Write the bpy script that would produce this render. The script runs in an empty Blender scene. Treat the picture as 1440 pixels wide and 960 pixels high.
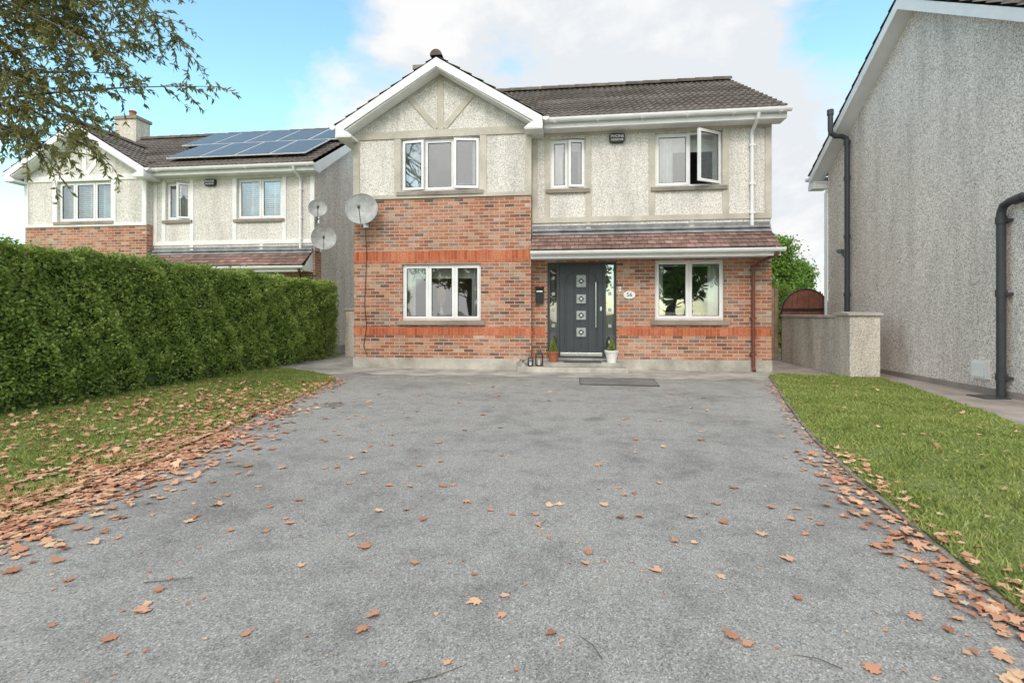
import bpy, math, random
import numpy as np
from mathutils import Vector, Matrix
R=random.Random(7); rng=np.random.default_rng(7)
sc=bpy.context.scene
D=bpy.data

# ------------------------------------------------------------ materials
class NT:
    def __init__(s,name):
        s.m=D.materials.new(name); s.m.use_nodes=True; s.t=s.m.node_tree; s.n=s.t.nodes
        s.b=s.n['Principled BSDF']; s.out=s.n['Material Output']
    def new(s,ty,**k):
        n=s.n.new(ty)
        for a,v in k.items(): setattr(n,a,v)
        return n
    def l(s,a,b): s.t.links.new(a,b)
    def coord(s,scale=(1,1,1),src='Object'):
        tc=s.new('ShaderNodeTexCoord'); mp=s.new('ShaderNodeMapping'); mp.inputs['Scale'].default_value=scale
        s.l(tc.outputs[src],mp.inputs[0]); return mp.outputs[0]
    def noise(s,vec,scale,detail=4,rough=.6,dist=0):
        n=s.new('ShaderNodeTexNoise'); n.inputs['Scale'].default_value=scale; n.inputs['Detail'].default_value=min(detail,4)
        n.inputs['Roughness'].default_value=rough; n.inputs['Distortion'].default_value=dist; s.l(vec,n.inputs['Vector']); return n.outputs['Fac']
    def vor(s,vec,scale,out='Color',feature='F1'):
        n=s.new('ShaderNodeTexVoronoi',feature=feature); n.inputs['Scale'].default_value=scale; s.l(vec,n.inputs['Vector']); return n.outputs[out]
    def ramp(s,fac,stops,interp='LINEAR'):
        r=s.new('ShaderNodeValToRGB'); r.color_ramp.interpolation=interp; e=r.color_ramp.elements
        while len(e)<len(stops): e.new(.5)
        for i,(p,c) in enumerate(stops):
            e[i].position=p; e[i].color=(c,c,c,1) if isinstance(c,(int,float)) else (*c,1)
        s.l(fac,r.inputs[0]); return r.outputs[0]
    def mix(s,fac,a,b,blend='MIX'):
        n=s.new('ShaderNodeMix',data_type='RGBA',blend_type=blend)
        for i,x in ((0,fac),(6,a),(7,b)):
            if isinstance(x,(int,float)): n.inputs[i].default_value=x if i==0 else (x,x,x,1)
            elif isinstance(x,tuple): n.inputs[i].default_value=(*x,1)
            else: s.l(x,n.inputs[i])
        return n.outputs[2]
    def math(s,op,a,b=0.):
        n=s.new('ShaderNodeMath',operation=op)
        for i,x in ((0,a),(1,b)):
            if isinstance(x,(int,float)): n.inputs[i].default_value=x
            else: s.l(x,n.inputs[i])
        return n.outputs[0]
    def bump(s,h,dist=.005,strength=1,prev=None):
        b=s.new('ShaderNodeBump'); b.inputs['Distance'].default_value=dist; b.inputs['Strength'].default_value=strength
        s.l(h,b.inputs['Height'])
        if prev: s.l(prev,b.inputs['Normal'])
        s.l(b.outputs[0],s.b.inputs['Normal']); return b.outputs[0]
    def col(s,c,rough=.8,metal=0):
        if isinstance(c,tuple): s.b.inputs['Base Color'].default_value=(*c,1)
        else: s.l(c,s.b.inputs['Base Color'])
        s.b.inputs['Roughness'].default_value=rough; s.b.inputs['Metallic'].default_value=metal
        return s.m

def plain(name,c,rough=.6,metal=0,var=.15,scale=6):
    t=NT(name); v=t.coord(); n=t.noise(v,scale,3)
    dark=tuple(x*(1-var) for x in c); light=tuple(min(1,x*(1+var)) for x in c)
    return t.col(t.ramp(n,[(.3,dark),(.7,light)]),rough,metal)

def brickmat(name,soldier=False):
    t=NT(name); tc=t.new('ShaderNodeTexCoord'); sp=t.new('ShaderNodeSeparateXYZ'); t.l(tc.outputs['Object'],sp.inputs[0])
    h=t.math('ADD',sp.outputs[0],sp.outputs[1]); cb=t.new('ShaderNodeCombineXYZ'); t.l(h,cb.inputs[0]); t.l(sp.outputs[2],cb.inputs[1])
    wob=t.noise(tc.outputs['Object'],9,1); wv=t.math('MULTIPLY',wob,.008)
    va=t.new('ShaderNodeVectorMath',operation='ADD'); t.l(cb.outputs[0],va.inputs[0]); 
    c2=t.new('ShaderNodeCombineXYZ'); t.l(wv,c2.inputs[0]); t.l(wv,c2.inputs[1]); t.l(c2.outputs[0],va.inputs[1])
    br=t.new('ShaderNodeTexBrick'); t.l(va.outputs[0],br.inputs['Vector'])
    I=br.inputs; I['Color1'].default_value=(0,0,0,1); I['Color2'].default_value=(1,1,1,1); I['Mortar'].default_value=(.5,.5,.5,1)
    I['Scale'].default_value=1; I['Mortar Size'].default_value=.008 if not soldier else .006; I['Mortar Smooth'].default_value=.15; I['Bias'].default_value=0
    if soldier: I['Brick Width'].default_value=.075; I['Row Height'].default_value=.3; br.offset=0
    else: I['Brick Width'].default_value=.225; I['Row Height'].default_value=.075
    if soldier: st=[(0,(.46,.10,.04)),(.5,(.58,.145,.06)),(1,(.64,.20,.09))]
    else: st=[(0,(.17,.10,.075)),(.14,(.34,.13,.075)),(.3,(.54,.20,.105)),(.5,(.42,.145,.08)),(.66,(.60,.27,.15)),(.8,(.55,.34,.23)),(.92,(.27,.15,.115)),(1,(.64,.45,.34))]
    base=t.ramp(br.outputs['Color'],st)
    n=t.noise(tc.outputs['Object'],45,4,.7)
    base=t.mix(.7,base,t.ramp(n,[(.25,.35),(.6,1.0),(.8,1.25)]),'MULTIPLY')
    big=t.noise(tc.outputs['Object'],1.3,4)
    eff=t.math('MULTIPLY',t.ramp(big,[(.44,0.),(.74,.5)]),t.ramp(n,[(.4,0.),(.65,1.)]))
    base=t.mix(eff,base,(.66,.53,.44))
    base=t.mix(1,base,t.ramp(big,[(.3,.85),(.65,1.08)]),'MULTIPLY')
    if soldier: mort=(.42,.25,.18)
    else: mort=t.mix(big,(.40,.36,.31),(.57,.53,.47))
    c=t.mix(br.outputs['Fac'],base,mort)
    t.b.inputs['Specular IOR Level'].default_value=.2
    hh=t.math('SUBTRACT',t.math('MULTIPLY',n,.35),br.outputs['Fac']); t.bump(hh,.006)
    return t.col(c,.9)

def pebble(name,c,stain=.25,spk=.45):
    t=NT(name); v=t.coord(); vc=t.vor(v,80); bw=t.new('ShaderNodeRGBToBW'); t.l(vc,bw.inputs[0])
    base=t.mix(1,c,t.ramp(bw.outputs[0],[(.12,1-spk),(.42,.97),(.9,1+spk*.5)]),'MULTIPLY')
    vs=t.coord((2.2,2.2,.35)); st=t.noise(vs,1.3,4,.65)
    base=t.mix(1,base,t.ramp(st,[(.3,1-stain),(.62,1.05)]),'MULTIPLY')
    sp=t.noise(v,38,1,.5); base=t.mix(1,base,t.ramp(sp,[(.3,.80),(.5,1.0),(.65,1.08)]),'MULTIPLY')
    t.bump(t.vor(v,80,'Distance'),.005,.7); t.b.inputs['Specular IOR Level'].default_value=.2
    return t.col(base,.95)

def asphalt():
    t=NT('asphalt_mat'); v=t.coord()
    bw=t.new('ShaderNodeRGBToBW'); t.l(t.vor(v,180),bw.inputs[0])
    big=t.noise(v,.5,4,.68,.4); mid=t.noise(v,3.4,4,.78)
    base=t.ramp(big,[(.32,(.225,.217,.205)),(.47,(.295,.287,.273)),(.58,(.32,.312,.297)),(.7,(.385,.375,.355))])
    base=t.mix(1,base,t.ramp(mid,[(.3,.74),(.5,1.),(.72,1.14)]),'MULTIPLY')
    base=t.mix(1,base,t.ramp(bw.outputs[0],[(.12,.5),(.42,.92),(.75,1.12),(.93,1.7)]),'MULTIPLY')
    sp=t.noise(v,1.35,1,.45); base=t.mix(t.ramp(sp,[(.67,0.),(.76,.6)]),base,(.09,.088,.085))
    base=t.mix(t.ramp(t.math('MULTIPLY',big,mid),[(.29,0.),(.42,.45)]),base,(.24,.205,.155))
    t.bump(bw.outputs[0],.002,.5); t.b.inputs['Specular IOR Level'].default_value=.2
    return t.col(base,.92)

def concrete(name,c,var=.3):
    t=NT(name); v=t.coord(); a=t.noise(v,1.8,4,.65); b=t.noise(v,90,1)
    base=t.mix(1,c,t.ramp(a,[(.3,1-var),(.7,1+var*.6)]),'MULTIPLY')
    base=t.mix(1,base,t.ramp(b,[(.3,.8),(.7,1.15)]),'MULTIPLY'); t.bump(b,.003,.6)
    return t.col(base,.9)

def leafmat(name,stops,trans=.3,rough=.6,big=1.2):
    t=NT(name); g=t.new('ShaderNodeNewGeometry'); v=t.coord(); n=t.noise(v,big,2)
    f=t.math('ADD',t.math('MULTIPLY',g.outputs['Random Per Island'],.62),t.math('MULTIPLY',t.math('SUBTRACT',n,.2),.65))
    c=t.ramp(f,stops); t.col(c,rough); t.b.inputs['Specular IOR Level'].default_value=.25
    if trans<=0: return t.m
    tr=t.new('ShaderNodeBsdfTranslucent'); t.l(c,tr.inputs[0]); ms=t.new('ShaderNodeMixShader'); ms.inputs[0].default_value=trans
    t.l(t.b.outputs[0],ms.inputs[1]); t.l(tr.outputs[0],ms.inputs[2]); t.l(ms.outputs[0],t.out.inputs[0]); return t.m

def glassmat():
    t=NT('window_glass_mat'); fr=t.new('ShaderNodeFresnel'); fr.inputs[0].default_value=1.5
    f=t.math('MINIMUM',t.math('ADD',t.math('MULTIPLY',fr.outputs[0],1.6),.17),1.)
    tr=t.new('ShaderNodeBsdfTransparent'); tr.inputs[0].default_value=(.88,.92,.91,1)
    gl=t.new('ShaderNodeBsdfGlossy'); gl.inputs['Roughness'].default_value=.015; gl.inputs[0].default_value=(.9,.92,.93,1)
    v=t.coord(); b=t.new('ShaderNodeBump'); b.inputs['Distance'].default_value=.012; b.inputs['Strength'].default_value=.35; t.l(t.noise(v,1.8,1),b.inputs['Height']); t.l(b.outputs[0],gl.inputs['Normal'])
    ms=t.new('ShaderNodeMixShader'); t.l(f,ms.inputs[0]); t.l(tr.outputs[0],ms.inputs[1]); t.l(gl.outputs[0],ms.inputs[2]); t.l(ms.outputs[0],t.out.inputs[0]); return t.m

M={}
M['brick']=brickmat('brick_mat'); M['soldier']=brickmat('soldier_brick_mat',True)
M['render']=pebble('pebbledash_mat',(.70,.665,.62),.2,.45)
M['render2']=pebble('pebbledash_gable_mat',(.78,.70,.655),.2,.58)
M['trim']=concrete('render_band_mat',(.55,.51,.44),.25)
M['white']=plain('white_pvc_mat',(.80,.80,.80),.35,0,.06,3)
M['whitetrim']=plain('white_band_mat',(.78,.78,.77),.7,0,.1,3)
M['sill']=concrete('sill_concrete_mat',(.30,.26,.22),.35)
M['plinth']=concrete('plinth_mat',(.47,.44,.39),.4)
M['conc']=concrete('concrete_mat',(.39,.37,.335),.45)
M['path']=concrete('path_mat',(.33,.28,.25),.35)
M['wallc']=pebble('boundary_wall_mat',(.66,.60,.53),.35,.45)
M['glass']=glassmat(); M['asphalt']=asphalt()
M['room']=plain('room_mat',(.16,.15,.14),.9); M['curtain']=plain('curtain_mat',(.78,.78,.76),.9,0,.1,4)
M['anth']=plain('anthracite_mat',(.045,.052,.062),.4,0,.1,4); M['black']=plain('black_plastic_mat',(.015,.015,.016),.4)
M['steel']=plain('steel_mat',(.6,.6,.6),.25,1,.05); M['pipe']=plain('grey_pipe_mat',(.045,.048,.053),.4,0,.15)
M['brown']=plain('brown_pipe_mat',(.16,.055,.035),.4); M['lead']=plain('lead_flashing_mat',(.25,.255,.265),.55,0,.35,5)
M['wood']=plain('timber_mat',(.28,.20,.13),.8,0,.35,5); M['redwood']=plain('stained_timber_mat',(.17,.06,.035),.7,0,.3,8)
M['dish']=plain('dish_mat',(.36,.365,.36),.5,0,.25,6); M['terra']=plain('terracotta_mat',(.33,.11,.055),.8,0,.2,15)
M['pot']=plain('white_pot_mat',(.75,.74,.72),.4); M['pampas']=plain('pampas_mat',(.6,.38,.22),.9)
M['frost']=plain('frosted_glass_mat',(.34,.38,.38),.25,0,.2,30)
M['soil']=plain('soil_mat',(.06,.045,.035),.9)
M['patch']=concrete('patch_tarmac_mat',(.18,.17,.16),.3)
M['kerb']=concrete('kerb_mat',(.24,.205,.165),.45)
M['signw']=plain('sign_white_mat',(.8,.8,.8),.4,0,.02)
def tilemat(name,a,b,c):
    t=NT(name); v=t.coord(); g=t.new('ShaderNodeNewGeometry')
    n=t.noise(v,7,4,.7); base=t.ramp(n,[(.3,a),(.55,b),(.75,c)])
    base=t.mix(1,base,t.ramp(t.noise(v,1.,3),[(.3,.75),(.7,1.25)]),'MULTIPLY')
    base=t.mix(1,base,t.ramp(g.outputs['Random Per Island'],[(0,.72),(1,1.22)]),'MULTIPLY')
    t.b.inputs['Specular IOR Level'].default_value=.2; return t.col(base,.9)
M['tile']=tilemat('roof_tile_mat',(.10,.085,.076),(.15,.13,.115),(.21,.19,.17))
M['ctile']=tilemat('canopy_tile_mat',(.18,.10,.085),(.24,.155,.135),(.29,.24,.20))
M['hedge']=leafmat('hedge_leaf_mat',[(0,(.09,.15,.03)),(.28,(.18,.27,.055)),(.5,(.30,.41,.09)),(.75,(.46,.54,.16)),(1,(.60,.62,.26))],.35)
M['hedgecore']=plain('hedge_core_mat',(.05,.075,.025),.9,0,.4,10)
M['willow']=leafmat('tree_leaf_mat',[(0,(.09,.10,.035)),(.4,(.17,.19,.065)),(.75,(.28,.27,.09)),(1,(.46,.38,.14))],.45)
M['autumn']=leafmat('autumn_leaf_mat',[(0,(.10,.09,.02)),(.5,(.28,.22,.05)),(1,(.5,.36,.08))],0)
M['green']=leafmat('green_leaf_mat',[(0,(.07,.13,.02)),(.5,(.17,.30,.05)),(1,(.32,.45,.10))],.25)
M['grass']=leafmat('grass_blade_mat',[(0,(.14,.18,.045)),(.35,(.23,.30,.075)),(.6,(.33,.385,.105)),(.85,(.46,.47,.18)),(1,(.58,.52,.28))],.3,.7,1.6)
M['fallen']=leafmat('fallen_leaf_mat',[(0,(.26,.10,.055)),(.25,(.42,.18,.10)),(.5,(.56,.29,.18)),(.75,(.66,.43,.28)),(.93,(.72,.52,.28)),(1,(.74,.58,.16))],0,.75,3)
M['bark']=plain('bark_mat',(.12,.10,.08),.9,0,.4,12)
def lawnmat():
    t=NT('lawn_mat'); v=t.coord(); a=t.noise(v,2.5,4,.7); b=t.noise(v,60,2)
    c=t.ramp(a,[(.3,(.11,.14,.04)),(.55,(.17,.21,.06)),(.75,(.27,.26,.11))]); c=t.mix(1,c,t.ramp(b,[(.3,.6),(.7,1.2)]),'MULTIPLY'); return t.col(c,.95)
M['lawn']=lawnmat()
def solar():
    t=NT('solar_cell_mat'); v=t.coord(); br=t.new('ShaderNodeTexBrick'); t.l(v,br.inputs[0]); br.offset=0
    I=br.inputs; I['Scale'].default_value=1; I['Brick Width'].default_value=.17; I['Row Height'].default_value=.17; I['Mortar Size'].default_value=.004
    I['Color1'].default_value=(.06,.063,.07,1); I['Color2'].default_value=(.07,.075,.085,1); I['Mortar'].default_value=(.2,.22,.25,1)
    return t.col(br.outputs[0],.28)
M['solar']=solar()

# ------------------------------------------------------------ mesh tools
class MB:
    def __init__(s): s.v=[];s.f=[];s.m=[];s.mats=[];s.xf=None
    def mi(s,k):
        if k not in s.mats: s.mats.append(k)
        return s.mats.index(k)
    def add(s,vs,fs,k):
        o=len(s.v)
        if s.xf: vs=[s.xf(p) for p in vs]
        s.v+= [tuple(p) for p in vs]; i=s.mi(k)
        for f in fs: s.f.append([o+a for a in f]); s.m.append(i)
    def quad(s,a,b,c,d,k): s.add([a,b,c,d],[(0,1,2,3)],k)
    def box(s,x0,x1,y0,y1,z0,z1,k):
        s.add([(x0,y0,z0),(x1,y0,z0),(x1,y1,z0),(x0,y1,z0),(x0,y0,z1),(x1,y0,z1),(x1,y1,z1),(x0,y1,z1)],
              [(0,3,2,1),(4,5,6,7),(0,1,5,4),(1,2,6,5),(2,3,7,6),(3,0,4,7)],k)
    def prism(s,A,B,k):
        n=len(A); s.add(list(A)+list(B),[tuple(range(n))[::-1],tuple(range(n,2*n))]+[(i,(i+1)%n,n+(i+1)%n,n+i) for i in range(n)],k)
    def prism_y(s,p,y0,y1,k): s.prism([(a,y0,b) for a,b in p],[(a,y1,b) for a,b in p],k)
    def prism_x(s,p,x0,x1,k): s.prism([(x0,a,b) for a,b in p],[(x1,a,b) for a,b in p],k)
    def prism_z(s,p,z0,z1,k): s.prism([(a,b,z0) for a,b in p],[(a,b,z1) for a,b in p],k)
    def tube(s,path,r,k,n=10,cap=True):
        P=[Vector(p) for p in path]; rs=r if isinstance(r,(list,tuple)) else [r]*len(P)
        vs=[]
        T0=(P[1]-P[0]).normalized(); a=T0.cross(Vector((.3,.9,.1)) if abs(T0.y)<.9 else Vector((1,0,0))).normalized()
        for i,p in enumerate(P):
            T=((P[min(i+1,len(P)-1)]-P[max(i-1,0)])).normalized()
            a=(a-T*a.dot(T)).normalized(); b=T.cross(a)
            for j in range(n):
                th=2*math.pi*j/n; vs.append(p+(a*math.cos(th)+b*math.sin(th))*rs[i])
        fs=[(i*n+j,i*n+(j+1)%n,(i+1)*n+(j+1)%n,(i+1)*n+j) for i in range(len(P)-1) for j in range(n)]
        if cap: fs+=[tuple(range(n)),tuple(range((len(P)-1)*n,len(P)*n))]
        s.add(vs,fs,k)
    def lathe(s,prof,c,k,n=24):
        vs=[(c[0]+r*math.cos(2*math.pi*j/n),c[1]+r*math.sin(2*math.pi*j/n),c[2]+z) for r,z in prof for j in range(n)]
        s.add(vs,[(i*n+j,i*n+(j+1)%n,(i+1)*n+(j+1)%n,(i+1)*n+j) for i in range(len(prof)-1) for j in range(n)],k)
    def obj(s,name,parent=None,smooth=False,bevel=0):
        me=D.meshes.new(name); me.from_pydata(s.v,[],s.f); me.update()
        for k in s.mats: me.materials.append(M[k])
        me.polygons.foreach_set('material_index',s.m)
        if smooth: me.polygons.foreach_set('use_smooth',[True]*len(me.polygons))
        o=D.objects.new(name,me); sc.collection.objects.link(o)
        if parent: o.parent=parent
        if bevel:
            b=o.modifiers.new('bevel','BEVEL'); b.width=bevel; b.segments=2; b.limit_method='ANGLE'
        return o
def empty(name,loc=(0,0,0)):
    e=D.objects.new(name,None); e.location=loc; sc.collection.objects.link(e); return e
def npmesh(name,V,k,parent=None,extra=None):
    n,q,_=V.shape; me=D.meshes.new(name); me.vertices.add(n*q); me.vertices.foreach_set('co',V.reshape(-1).astype('f'))
    me.loops.add(n*q); me.loops.foreach_set('vertex_index',np.arange(n*q,dtype='i'))
    me.polygons.add(n); me.polygons.foreach_set('loop_start',(np.arange(n)*q).astype('i'))
    me.update(calc_edges=True); me.validate()
    me.materials.append(M[k]); o=D.objects.new(name,me); sc.collection.objects.link(o)
    if parent: o.parent=parent
    return o
def rand_dirs(n):
    a=rng.normal(size=(n,3)); return a/np.linalg.norm(a,axis=1)[:,None]
def leafquads(P,L,W,axis=None):
    n=len(P); a=rand_dirs(n) if axis is None else axis; b=np.cross(a,rand_dirs(n)); b/=np.linalg.norm(b,axis=1)[:,None]+1e-9
    L=np.broadcast_to(L,(n,))[:,None]; W=np.broadcast_to(W,(n,))[:,None]
    return np.stack([P-a*L*.5,P+b*W*.5-a*L*.05,P+a*L*.5,P-b*W*.5-a*L*.05],1)

# ------------------------------------------------------------ building parts
def wall(mb,x0,x1,z0,z1,y,t,holes,k):
    hs=[h for h in holes if h[0]<x1 and h[1]>x0 and h[2]<z1 and h[3]>z0]
    xs=sorted({x0,x1,*[c for h in hs for c in h[:2] if x0<c<x1]}); zs=sorted({z0,z1,*[c for h in hs for c in h[2:] if z0<c<z1]})
    for a,b in zip(xs,xs[1:]):
        for c,d in zip(zs,zs[1:]):
            mx,mz=(a+b)/2,(c+d)/2
            if any(h[0]<mx<h[1] and h[2]<mz<h[3] for h in hs): continue
            mb.quad((a,y,c),(b,y,c),(b,y,d),(a,y,d),k)
    for h in hs:
        a,b,c,d=max(h[0],x0),min(h[1],x1),max(h[2],z0),min(h[3],z1)
        mb.quad((a,y,c),(a,y+t,c),(a,y+t,d),(a,y,d),k); mb.quad((b,y,c),(b,y+t,c),(b,y+t,d),(b,y,d),k)
        if h[3]<=z1: mb.quad((a,y,d),(b,y,d),(b,y+t,d),(a,y+t,d),k)
        if h[2]>=z0: mb.quad((a,y,c),(b,y,c),(b,y+t,c),(a,y+t,c),k)
def tiles(mb,O,S,T,N,width,length,k,course=.3,start=0,per=.15,amp=.024):
    O,S,T,N=map(Vector,(O,S,T,N)); ns=int(width/per)*6; nc=math.ceil(length/course)
    for j in range(start,nc):
        t0=j*course; t1=min((j+1)*course+.02,length+.02); vs=[]; jit=R.uniform(-.005,.005)
        for row in range(3):
            for i in range(ns+1):
                sx=width*i/ns; ph=(sx%per)/per
                c=amp*(math.sin(math.pi*min(1,ph/.7))**.8 if ph<.7 else 0)
                if row==0: q=O+S*sx+T*(t0-.004+jit)+N*(c-.005)
                elif row==1: q=O+S*sx+T*(t0+jit)+N*(c+.032)
                else: q=O+S*sx+T*t1+N*(c+.001)
                vs.append(q)
        w=ns+1; fs=[(r*w+i,r*w+i+1,(r+1)*w+i+1,(r+1)*w+i) for r in range(2) for i in range(ns)]
        mb.add(vs,fs,k)
def ridge_tiles(mb,a,b,k,r=.12):
    a,b=Vector(a),Vector(b); L=(b-a).length; n=max(1,int(L/.45)); d=(b-a)/n
    ax=d.normalized(); side=ax.cross(Vector((0,0,1))).normalized()
    for i in range(n):
        p=a+d*i; q=a+d*(i+1.03); vs=[]
        for P,rr in ((p,r*1.08),(q,r*.97)):
            for j in range(9):
                th=math.pi*j/8; vs.append(P+side*math.cos(th)*rr+Vector((0,0,1))*(math.sin(th)*rr-.03))
        mb.add(vs,[(j,j+1,9+j+1,9+j) for j in range(8)]+[tuple(range(9))],k)
def sash(mb,x0,x1,z0,z1,y,fw=.055,d=.05,glass=True):
    mb.box(x0,x1,y,y+d,z0,z0+fw,'white'); mb.box(x0,x1,y,y+d,z1-fw,z1,'white')
    mb.box(x0,x0+fw,y,y+d,z0+fw,z1-fw,'white'); mb.box(x1-fw,x1,y,y+d,z0+fw,z1-fw,'white')
    g=.012
    for (a,b,c,e) in ((x0+fw,x1-fw,z0+fw,z0+fw+g),(x0+fw,x1-fw,z1-fw-g,z1-fw),(x0+fw,x0+fw+g,z0+fw,z1-fw),(x1-fw-g,x1-fw,z0+fw,z1-fw)):
        mb.box(a,b,y+.014,y+.02,c,e,'black')
    mb.quad((x0+fw,y+.022,z0+fw),(x1-fw,y+.022,z0+fw),(x1-fw,y+.022,z1-fw),(x0+fw,y+.022,z1-fw),'glass')
def window(mb,cur,x0,x1,z0,z1,y,splits,opens,style='curtain',sillw=.06,sill=True,cw=(.17,.15),pel=.22):
    yf=y+.07; F=.045
    mb.box(x0,x1,yf,yf+.07,z0,z0+F,'white'); mb.box(x0,x1,yf,yf+.07,z1-F,z1,'white')
    mb.box(x0,x0+F,yf,yf+.07,z0+F,z1-F,'white'); mb.box(x1-F,x1,yf,yf+.07,z0+F,z1-F,'white')
    W=x1-x0; cuts=[0]+splits+[1]
    for c in splits: mb.box(x0+W*c-.022,x0+W*c+.022,yf+.001,yf+.069,z0+F,z1-F,'white')
    for i,(a,b) in enumerate(zip(cuts,cuts[1:])):
        xa=x0+W*a+(F if a==0 else .022)-.012; xb=x0+W*b-(F if b==1 else .022)+.012
        op=opens[i]
        if op:
            hx=xa if op>0 else xb; ang=math.radians(abs(op)); sgn=1 if op>0 else -1
            def xf(p,hx=hx,ang=ang*sgn,hy=yf):
                dx,dy=p[0]-hx,p[1]-hy; ca,sa=math.cos(-ang),math.sin(-ang)
                return (hx+dx*ca-dy*sa,hy+dx*sa+dy*ca-.03,p[2])
            mb.xf=xf
        sash(mb,xa,xb,z0+F-.012,z1-F+.012,yf-.014); mb.xf=None
    if sill: mb.prism_x([(y-sillw,z0-.10),(y+.075,z0-.10),(y+.075,z0+.004),(y-sillw,z0-.02)],x0-.09,x1+.09,'sill')
    def drape(a,b,zt,zb,yy,amp=.03,fr=38):
        n=max(8,int((b-a)*60)); vs=[]
        for z in (zb,zt):
            for i in range(n+1):
                x=a+(b-a)*i/n; vs.append((x,yy+amp*math.sin(x*fr+math.sin(x*9)),z))
        cur.add(vs,[(i,i+1,n+2+i,n+1+i) for i in range(n)],'curtain')
    yc=y+.22
    if style=='curtain':
        drape(x0-.05,x0+W*cw[0],z1+.05,z0-.1,yc); drape(x1-W*cw[1],x1+.05,z1+.05,z0-.1,yc)
        if pel: drape(x0-.05,x1+.05,z1+.05,z1-pel,yc+.08,.004,12)
    elif style=='blind':
        s=x0
        while s<x1:
            cur.add([(s,yc,z0-.05),(s+.08,yc+.035,z0-.05),(s+.08,yc+.035,z1+.05),(s,yc,z1+.05)],[(0,1,2,3)],'curtain'); s+=.095
    elif style=='shutter':
        z=z0
        while z<z1:
            cur.box(x0,x1,yc,yc+.05,z,z+.035,'curtain'); z+=.06
        for c in (0,.25,.5,.75,1): cur.box(x0+W*c-.03,x0+W*c+.03,yc-.01,yc+.06,z0,z1,'curtain')

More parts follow.
